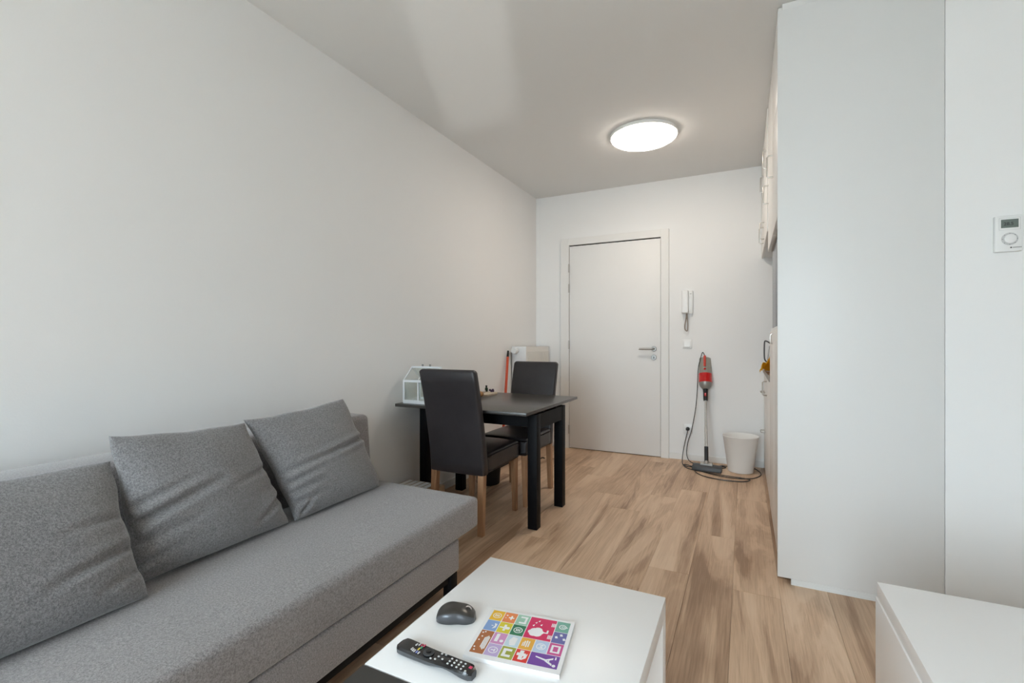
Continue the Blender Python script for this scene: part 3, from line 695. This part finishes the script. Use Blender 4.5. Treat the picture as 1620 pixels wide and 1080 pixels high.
# ---- mouse
mo = thing('computer_mouse', 'dark grey computer mouse on the white coffee table', 'mouse', (-.655, 1.005, CZ + .0003), math.radians(24))
bm = B(); N1, N2 = 28, 12
def mz(u, v): 
    hgt = .030 * (max(0, 1 - ((u + .18) / 1.18) ** 2 if u > -.18 else 1 - ((u + .18) / .82) ** 2)) ** .55
    return hgt * (1 - .55 * abs(v) ** 2.6) + .003
L_, Wd = .051, .033
rings = []
for i in range(N1 + 1):
    u = -1 + 2 * i / N1; uu = max(-1, min(1, u)); wv = Wd * (max(0, 1 - abs(uu) ** 3.2)) ** .42 * (1 - .10 * math.exp(-((uu - .15) / .3) ** 2)); row = []
    row.append((u * L_, -wv * .88, 0))
    for j in range(N2 + 1):
        v = -1 + 2 * j / N2; row.append((u * L_, wv * math.sin(v * PI / 2), mz(u, v) * (1 if wv > 0 else 0)))
    row.append((u * L_, wv * .88, 0)); rings.append([bm.verts.new(p) for p in row])
for a, b in zip(rings, rings[1:]):
    n = len(a)
    for q in range(n): 
        f = bm.faces.new((a[q], a[(q + 1) % n], b[(q + 1) % n], b[q])); f.material_index = 1 if 3 <= q <= n - 5 else 0
bmesh.ops.remove_doubles(bm, verts=bm.verts, dist=1e-5)
obj('body', bm, ['mouse_side', 'mouse_top'], mo, smooth='all')
bm = B(); tube(bm, [(.030, -.003, .0225), (.030, .003, .0225)], .009, 16); obj('scroll_wheel', bm, 'chrome', mo, smooth=True)

# ---- remote control
rm = thing('remote_control', 'black television remote control on the white coffee table', 'remote', (-.603, .843, CZ + .0003), math.radians(-2.2))
RL = .100
def rw(u): return .0215 - .004 * (u + 1) / 2
bm = B(); N1 = 24; rings = []
for i in range(N1 + 1):
    u = -1 + 2 * i / N1; e = max(0, 1 - abs(u) ** 14) ** .5; w = rw(u) * (.55 + .45 * e)
    belly = .0015 + .008 * math.exp(-((u - .35) / .28) ** 2)     # arched underside
    top = .0195 - .002 * math.cos(u * 2.0) ; top = top * (.8 + .2 * e)
    row = []
    for (fy, fz) in ((-.75, 0), (-1, .35), (-1, .75), (-.82, 1), (0, 1.03), (.82, 1), (1, .75), (1, .35), (.75, 0)):
        row.append(bm.verts.new((u * RL, fy * w, belly + fz * (top - belly) if fz > 0 else belly)))
    rings.append(row)
for a, b in zip(rings, rings[1:]):
    n = len(a)
    for q in range(n):
        f = bm.faces.new((a[q], a[(q + 1) % n], b[(q + 1) % n], b[q])); f.material_index = 1 if q in (2, 3, 4, 5) else 0
bm.faces.new(list(reversed(rings[0]))); bm.faces.new(rings[-1])
obj('body', bm, ['dark_grey', 'gloss_black'], rm, smooth=True)
ZT = .0198
bm = B(); lathe(bm, [(.0125, ZT - .001), (.0125, ZT + .0012), (.009, ZT + .0016), (.0085, ZT + .0006)], 24, cx=-.018); obj('dial_ring', bm, 'dark_grey', rm, smooth=True)
bm = B(); lathe(bm, [(.0055, ZT - .001), (.0055, ZT + .0030), (.0035, ZT + .0034)], 20, cx=-.018); obj('scroll_button', bm, 'gloss_black', rm, smooth=True)
def key(x, y, m_, a=.0028, b=.0022):
    bm = B(); bx(bm, x - a, x + a, y - b, y + b, ZT - .0012, ZT + .0010, bev=.0006, seg=1); obj('button', bm, m_, rm)
key(.090, .003, 'key_pink', .0036, .0036)
for gx in range(4):
    for gy in range(3): key(.040 + gx * .0115, -.010 + gy * .0085, 'key_grey', .0022, .0018)
for gx, gy in ((.008, -.011), (.010, -.001), (.011, .010), (.022, -.004), (.021, .011), (-.002, -.014), (.086, -.011)): key(gx, gy, 'key_grey', .0022, .0018)
for gx, gy, m_ in ((-.058, -.008, 'key_grey'), (-.053, -.010, 'key_grey'), (-.048, -.011, 'key_grey'), (-.058, .008, 'key_grey'), (-.052, .011, 'key_grey'), (-.046, .012, 'key_pink'), (-.040, .013, 'key_pink'),
                   (-.042, .005, 'key_green'), (-.044, -.002, 'key_yellow'), (-.042, -.011, 'key_blue'), (-.036, -.012, 'key_grey')): key(gx, gy, m_, .0016, .0038)

# ---- magazine with a mosaic cover
MW, MH, MT = .2165, .191, .0095
mg = thing('magazine', 'thick white booklet with a mosaic of coloured squares on the white coffee table', 'book', (-.466, .9945, CZ + .0003), math.radians(9.0))
box_obj('page_block', 'paper', mg, -MW / 2 + .001, MW / 2 - .001, -MH / 2 + .001, MH / 2 - .001, .0006, MT - .0006)
mat('cover_white', (0.86, 0.86, 0.87), 0.35)
box_obj('cover', 'cover_white', mg, -MW / 2, MW / 2, -MH / 2, MH / 2, MT - .0005, MT, bev=0)
box_obj('back_cover', 'cover_white', mg, -MW / 2, MW / 2, -MH / 2, MH / 2, 0.0001, .0006)
box_obj('spine', 'cover_white', mg, -MW / 2, MW / 2, -MH / 2, -MH / 2 + .0009, .0007, MT - .0006)
def srgb(r, g, b): return tuple(((c / 255) / 12.92 if c <= 10 else ((c / 255 + .055) / 1.055) ** 2.4) * 1.12 for c in (r, g, b))
cols = {'yellow': (228, 178, 40), 'orange': (222, 130, 75), 'mint': (150, 190, 170), 'pink': (205, 28, 88), 'teal': (110, 165, 148), 'blue': (125, 155, 200), 'lime': (205, 190, 45), 'green': (35, 115, 80),
        'indigo': (98, 98, 158), 'brown': (165, 100, 58), 'lilac': (200, 140, 185), 'pale': (190, 208, 218), 'amber': (222, 165, 60), 'sky': (178, 195, 218), 'magenta': (195, 78, 140), 'lavender': (185, 165, 205),
        'olive': (160, 165, 65), 'scarlet': (215, 55, 45), 'purple': (108, 62, 150)}
for kx, c in cols.items(): mat('print_' + kx, srgb(*c), 0.4)
CWd, CHt = (MW - .016) / 6, (MH - .020) / 4
tiles = [('yellow', 0, 0, 1, 1), ('orange', 1, 0, 1, 1), ('mint', 2, 0, 1, 1), ('pink', 3, 0, 2, 2), ('teal', 5, 0, 1, 1), ('blue', 0, 1, 1, 1), ('lime', 1, 1, 1, 1), ('green', 2, 1, 1, 1), ('indigo', 5, 1, 1, 1),
         ('brown', 0, 2, 1, 2), ('lilac', 1, 2, 1, 1), ('pale', 2, 2, 1, 1), ('amber', 3, 2, 1, 1), ('sky', 4, 2, 1, 1), ('magenta', 5, 2, 1, 1), ('lavender', 1, 3, 1, 1), ('olive', 2, 3, 1, 1), ('scarlet', 3, 3, 1, 1), ('purple', 4, 3, 2, 1)]
X0m, Y0m = -MW / 2 + .008, MH / 2 - .007
def circ(cx, cy, r, n=20): return [(cx + r * math.cos(2 * PI * q / n), cy + r * math.sin(2 * PI * q / n)) for q in range(n)]
ic = B()
icn = [0]
def ip(poly): icn[0] += 1; prism(ic, poly, MT + .0002, MT + .0003 + icn[0] * 1.2e-6)
def ir(cx, cy, w, h): ip([(cx - w / 2, cy - h / 2), (cx + w / 2, cy - h / 2), (cx + w / 2, cy + h / 2), (cx - w / 2, cy + h / 2)])
def ring(cx, cy, r, t, n=24):
    for q in range(n):
        a, b = 2 * PI * q / n, 2 * PI * (q + 1) / n
        ip([(cx + r * math.cos(a), cy + r * math.sin(a)), (cx + r * math.cos(b), cy + r * math.sin(b)), (cx + (r - t) * math.cos(b), cy + (r - t) * math.sin(b)), (cx + (r - t) * math.cos(a), cy + (r - t) * math.sin(a))])
for (nm, i, j, w, h) in tiles:
    xa, xb = X0m + i * CWd + .0009, X0m + (i + w) * CWd - .0009; ya, yb = Y0m - (j + h) * CHt + .0009, Y0m - j * CHt - .0009
    bm = B(); prism(bm, [(xa, ya), (xb, ya), (xb, yb), (xa, yb)], MT + .00005, MT + .0002); obj('cover_square', bm, 'print_' + nm, mg)
    cx, cy = (xa + xb) / 2, (ya + yb) / 2; u = .001
    if nm in ('yellow', 'green', 'lavender', 'sky'):
        ring(cx, cy, 11 * u, 1.8 * u)
        if nm in ('yellow', 'green'):
            for q in (-4, 0, 4): ir(cx + q * u, cy, 2.4 * u, 9 * u)
        elif nm == 'lavender': ir(cx + 3.5 * u, cy, 2.2 * u, 10 * u); ir(cx - 1 * u, cy, 8 * u, 2.2 * u)
        else:
            ir(cx, cy - 5 * u, 10 * u, 2 * u); ir(cx, cy + 5 * u, 10 * u, 2 * u); ip([(cx + 5 * u, cy - 5 * u), (cx + 5 * u, cy - 3 * u), (cx - 2 * u, cy + 1 * u), (cx - 2 * u, cy - 1 * u)]); ip([(cx + 5 * u, cy + 5 * u), (cx - 2 * u, cy + 1 * u), (cx - 2 * u, cy - 1 * u), (cx + 5 * u, cy + 3 * u)])
    elif nm == 'orange': ir(cx + 4 * u, cy, 14 * u, 4 * u); ir(cx + 4 * u, cy, 4 * u, 16 * u); ip(circ(cx - 9 * u, cy + 8 * u, 2.4 * u, 8)); ip(circ(cx - 10 * u, cy - 3 * u, 1.5 * u, 8))
    elif nm == 'mint': ir(cx + 2 * u, cy + 11 * u, 18 * u, 6 * u); ir(cx + 2 * u, cy - 12 * u, 18 * u, 6 * u); ir(cx + 8 * u, cy, 5 * u, 20 * u)
    elif nm == 'pink':
        for (dx, dy, r) in ((-12, -12, 11), (-4, -8, 11), (-13, -22, 10), (-4, -20, 12), (3, -14, 8), (-20, -17, 7)): ip(circ(cx + dx * u, cy + dy * u, r * u, 14))
        ir(cx + 12 * u, cy - 13 * u, 16 * u, 3.5 * u); ir(cx + 19 * u, cy - 8 * u, 4 * u, 12 * u)
        for (dx, dy) in ((-18, 20), (-22, 8), (-12, 28), (-4, 14)): ip([(cx + dx * u, cy + dy * u), (cx + (dx + 4) * u, cy + (dy - 3) * u), (cx + (dx + 5) * u, cy + (dy + 5) * u)])
        for dy in (-26, 22):
            for q in range(3): ir(cx + (24 + q * 3.4) * u, cy + dy * u, 2.2 * u, 14 * u)
    elif nm == 'teal': ring(cx, cy, 9 * u, 2.2 * u); ring(cx + 1 * u, cy, 4 * u, 1.5 * u); ir(cx + 10 * u, cy, 4 * u, 3 * u)
    elif nm == 'blue': ip([(cx + 4 * u, cy - 12 * u), (cx + 12 * u, cy - 6 * u), (cx + 12 * u, cy + 8 * u), (cx + 5 * u, cy + 10 * u), (cx + 8 * u, cy)]); ir(cx + 2 * u, cy, 5 * u, 2 * u)
    elif nm == 'lime': ir(cx, cy, 26 * u, 4 * u); ir(cx, cy, 6 * u, 24 * u); ir(cx + 7 * u, cy, 9 * u, 10 * u)
    elif nm == 'indigo':
        for (dx, dy) in ((-9, -4), (1, 6), (10, -8)): ip([(cx + dx * u, cy + dy * u), (cx + (dx + 6) * u, cy + (dy + 2) * u), (cx + (dx + 3) * u, cy + (dy + 9) * u), (cx + (dx - 2) * u, cy + (dy + 7) * u)])
    elif nm == 'brown':
        for q in range(4): ir(cx + (2 + q * 3.2) * u, cy - 2 * u, 2.4 * u, (50 - 7 * abs(q - 2)) * u)
        for (dx, dy) in ((-10, 32), (-7, 18), (-11, -22), (-8, -32), (-5, 36), (-10, 4)): ip(circ(cx + dx * u, cy + dy * u, 2.2 * u, 8))
    elif nm == 'lilac': ir(cx - 5 * u, cy + 2 * u, 8 * u, 28 * u); ip(circ(cx + 8 * u, cy - 8 * u, 4.5 * u, 12))
    elif nm == 'pale': ip([(cx - 4 * u, cy - 16 * u), (cx + 8 * u, cy - 14 * u), (cx + 9 * u, cy + 12 * u), (cx - 3 * u, cy + 15 * u), (cx - 9 * u, cy)])
    elif nm == 'amber':
        for q in (-6, -1, 4): ir(cx + (q + 1) * u, cy, 3 * u, 24 * u - abs(q) * u)
        ir(cx - 9 * u, cy - 3 * u, 2 * u, 14 * u)
    elif nm == 'magenta': ir(cx - 8 * u, cy, 5 * u, 26 * u); ir(cx + 8 * u, cy, 5 * u, 26 * u); ir(cx, cy + 11 * u, 20 * u, 4 * u); ir(cx, cy - 11 * u, 20 * u, 4 * u)
    elif nm == 'olive': ir(cx - 1 * u, cy + 10 * u, 20 * u, 7 * u); ir(cx - 1 * u, cy - 10 * u, 20 * u, 7 * u); ir(cx - 7 * u, cy, 7 * u, 22 * u)
    elif nm == 'scarlet': ir(cx - 2 * u, cy + 2 * u, 9 * u, 30 * u); ir(cx - 2 * u, cy + 4 * u, 20 * u, 9 * u); ip([(cx + 2 * u, cy - 14 * u), (cx + 11 * u, cy - 6 * u), (cx + 12 * u, cy + 9 * u), (cx + 6 * u, cy + 2 * u)])
    elif nm == 'purple':
        ip([(cx - 20 * u, cy + 6 * u), (cx - 20 * u, cy + 9 * u), (cx + 6 * u, cy + 3 * u), (cx + 6 * u, cy - 2 * u)]); ip([(cx + 2 * u, cy - 2 * u), (cx + 2 * u, cy + 3 * u), (cx + 19 * u, cy + 12 * u), (cx + 19 * u, cy + 7 * u)]); ip([(cx + 2 * u, cy - 2 * u), (cx + 2 * u, cy + 3 * u), (cx + 19 * u, cy - 7 * u), (cx + 19 * u, cy - 13 * u)])
        ir(cx + 11 * u, cy, 2.4 * u, 12 * u); ir(cx + 24 * u, cy + 12 * u, 3 * u, 9 * u); ip(circ(cx + 24 * u, cy - 12 * u, 4 * u, 10))
mat('print_white', (0.86, 0.86, 0.87), 0.4)
obj('cover_icons', ic, 'print_white', mg)

# ================================================================== BACK WALL FITTINGS
def wall_plate(name, label, cat, xc, zc, s=.085):
    t = thing(name, label, cat, (xc, YB, zc)); h = s / 2
    bm = B(); bx(bm, -h, h, -.010, -.0003, -h, h, bev=.003, seg=2); obj('frame', bm, 'white_plastic', t, smooth=True); return t
sw = wall_plate('light_switch', 'white square light switch below the intercom', 'switch', -.493, 1.110)
bm = B(); hexa(bm, [(-.027, -.018, -.027), (.027, -.018, -.027), (.027, -.010, -.027), (-.027, -.010, -.027), (-.027, -.013, .027), (.027, -.013, .027), (.027, -.010, .027), (-.027, -.010, .027)], bev=.0012); obj('rocker', bm, 'white_plastic', sw)
so = wall_plate('wall_socket', 'white wall socket with a black plug, left of the vacuum cleaner', 'socket', -.487, .300)
bm = B(); lathe(bm, [(.0, .010), (.020, .010), (.022, .013), (.022, .014), (.0, .014)], 24, cap0=False, cap1=False); o = obj('socket_ring', bm, 'white_plastic', so, smooth=True); o.rotation_euler = (PI / 2, 0, 0)
ic_ = thing('intercom', 'white intercom handset with a coiled beige cord, right of the door', 'intercom', (-.493, YB, 1.40))
box_obj('base', 'white_plastic', ic_, -.047, .052, -.028, -.0003, .0, .218, bev=.004)
bm = B(); 
for (x0, z0, z1, d0, d1) in ((-.048, .004, .216, .060, .060),):
    bx(bm, -.046, .016, -.060, -.029, .002, .222, bev=.012, seg=4)
obj('handset', bm, 'white_plastic', ic_, smooth=True)
box_obj('call_button', 'white_plastic', ic_, .026, .042, -.031, -.0282, .150, .170, bev=.001)
box_obj('call_button', 'grey_plastic', ic_, .027, .041, -.0305, -.0282, .185, .190)
bm = B(); tube(bm, [(-.004, -.030, .003), (-.008, -.030, -.05), (-.020, -.028, -.11), (-.018, -.026, -.150), (0.0, -.026, -.165), (.006, -.026, -.13), (.004, -.026, -.06), (-.001, -.024, .001)], .0055, 8, smooth=6); obj('cord', bm, 'cord_beige', ic_, smooth=True)

# ---- stick vacuum cleaner leaning against the wall
vc = thing('stick_vacuum', 'red and grey stick vacuum cleaner leaning against the back wall', 'vacuum cleaner', (-.30, 4.47, 0))
A0 = Vector((-.002, .015, .075)); A1 = Vector((-.025, .232, .70))     # tube axis, local
ax = (A1 - A0).normalized()
bm = B(); hexa(bm, [(-.122, -.045, .0006), (.122, -.065, .0006), (.128, .030, .0006), (-.116, .050, .0006), (-.118, -.035, .040), (.118, -.055, .040), (.124, .024, .050), (-.112, .044, .050)], bev=.006, seg=2); obj('floor_head', bm, 'dark_grey', vc, smooth=True)
bm = B(); tube(bm, [(-.05, .005, .050), (.05, -.003, .050)], .022, 14); tube(bm, [(0, .0, .050), A0 + ax * .0], [.030, .022], 14); obj('swivel_joint', bm, 'grey_plastic', vc, smooth=True)
def seg(name, t0, t1, r, m_, n=16):
    bm = B(); P0 = A0 + ax * t0; P1 = A0 + ax * t1
    tube(bm, [P0 + (P1 - P0) * (q / (len(r) - 1)) for q in range(len(r))] if isinstance(r, list) else [P0, P1], r, n); return obj(name, bm, m_, vc, smooth=True)
seg('lower_grip', .0, .13, .017, 'black_plastic'); seg('tube', .13, .545, .0125, 'chrome')
hb = seg('tube_lock', .545, .655, [.019, .021, .021, .024], 'black_plastic')
bm = B(); c = A0 + ax * .60 + Vector((0, -.021, .006)); bx(bm, c.x - .008, c.x + .008, c.y - .004, c.y + .004, c.z - .015, c.z + .015, bev=.002); obj('release_button', bm, 'red', hb, smooth=True)
seg('dust_cup_end', .655, .715, [.028, .045, .055, .058], 'grey_plastic', 28)
seg('dust_cup', .715, .800, [.0585, .0585], 'red', 28)
seg('motor_housing', .800, .950, [.0575, .056, .054, .052, .050], 'smoke_plastic', 28)
seg('filter_core', .802, .90, [.04, .034, .024], 'grey_plastic', 20)
bm = B(); Pq = lambda t, d: A0 + ax * t + Vector((0, -d, d * .35)); tube(bm, [Pq(.965, .02), Pq(.95, .058), Pq(.90, .060), Pq(.86, .052)], .011, 8, smooth=4); obj('carry_handle', bm, 'red_soft', vc, smooth=True)
bm = B(); c = Pq(.835, .052); bmesh.ops.create_icosphere(bm, subdivisions=2, radius=.011, matrix=Matrix.Translation(c)); obj('latch', bm, 'red', vc, smooth='all')
# plug and flex
V0 = Vector((-.30, 4.47, 0)); pp = lambda t, d: (Pq(t, d))
cordp = [Pq(.965, .02), Pq(.99, .02) + Vector((-.02, 0, .015)), (-.075, .25, .955), (-.092, .26, .86), (-.098, .27, .70), (-.115, .28, .50), (-.15, .285, .30), (-.185, .28, .17), (-.19, .25, .06), (-.15, .21, .008), (-.05, .165, .005), (.06, .14, .005), (.12, .12, .005), (.15, .16, .005), (.10, .20, .005), (.22, .22, .005), (.36, .235, .005),
         (.405, .17, .005), (.425, .05, .005), (.395, -.06, .005), (.33, -.14, .005), (.20, -.17, .005), (.08, -.14, .005), (-.06, -.06, .0045), (-.09, -.085, .005), (-.02, -.21, .005), (.12, -.27, .005), (.28, -.255, .005), (.34, -.20, .012), (.27, -.165, .012), (.14, -.15, .013), (.02, -.10, .009), (-.10, -.06, .006), (-.17, .0, .006), (-.20, .08, .006), (-.18, .10, .007), (-.14, .075, .006), (-.12, .055, .006), (-.16, .04, .006), (-.205, .08, .010), (-.222, .17, .03), (-.222, .26, .10), (-.205, .285, .20), (-.19, .285, .265), (-.187, .275, .295)]
bm = B(); tube(bm, cordp, .0038, 6, smooth=6); obj('power_cord', bm, 'black_plastic', vc, smooth=True)
bm = B(); tube(bm, [(-.187, .309, .300), (-.187, .285, .300), (-.187, .272, .298)], [.018, .0175, .011], 16); obj('plug', bm, 'black_plastic', vc, smooth=True)

# ---- frosted waste bin
wb = thing('waste_bin', 'round frosted white plastic waste bin by the kitchen cabinets', 'bin', (-.032, 4.565, 0))
bm = B(); lathe(bm, [(.094, .0006), (.100, .004), (.142, .308), (.146, .312), (.143, .315), (.138, .310), (.097, .008)], 48); obj('bucket', bm, 'frosted_plastic', wb, smooth=True)

# ---- thermostat on the wall at the right
th_ = thing('thermostat', 'white wall thermostat with a grey display and round dial', 'thermostat', (.9295, YP, 1.556))
mat('pale_grey', (0.58, 0.58, 0.58), 0.5)
bm = B(); bx(bm, -.0405, .0405, -.020, -.0003, -.071, .071, bev=.004, seg=2); obj('housing', bm, 'white_plastic', th_, smooth=True)
bm = B()
for q in ((-.029, .033, .0605, .0615), (-.029, .033, .0135, .0145), (-.029, -.028, .0145, .0605), (.032, .033, .0145, .0605)): bx(bm, q[0], q[1], -.0204, -.0201, q[2], q[3])
obj('display_frame', bm, 'pale_grey', th_)
box_obj('display', 'lcd', th_, -.023, .0275, -.0206, -.0202, .022, .055)
rx = Matrix.Rotation(PI / 2, 4, 'X')
text_obj('display_digits', '28.5', .017, 'lcd_ink', th_, Matrix.Translation((-.001, -.0208, .037)) @ rx)
bm = B(); lathe(bm, [(.0245, .0), (.0245, .0012), (.019, .0012)], 32); o = obj('dial_ring', bm, 'pale_grey', th_, smooth=True); o.rotation_euler = (PI / 2, 0, 0); o.location = (0.002, -.0201, -.022)
bm = B(); lathe(bm, [(.018, .0013), (.0175, .008), (.015, .0095)], 32); o = obj('dial', bm, 'white_plastic', th_, smooth=True); o.rotation_euler = (PI / 2, 0, 0); o.location = (0.002, -.0201, -.022)
bm = B()
for q in range(8):
    a = q * PI / 4; c = Vector((.002 + .0215 * math.cos(a), -.0219, -.022 + .0215 * math.sin(a))); bx(bm, c.x - .001, c.x + .001, c.y, c.y + .0005, c.z - .001, c.z + .001)
obj('dial_marks', bm, 'dark_grey', th_)
bm = B(); lathe(bm, [(.0028, 0), (.0028, .0004)], 12); o = obj('maker_mark', bm, 'lcd_ink', th_); o.rotation_euler = (PI / 2, 0, 0); o.location = (.006, -.0201, -.056)
bm = B()
for q in range(7): bx(bm, .0105 + q * .0038, .0135 + q * .0038, -.0204, -.0201, -.0572, -.0549)
obj('maker_lettering', bm, 'dark_grey', th_)
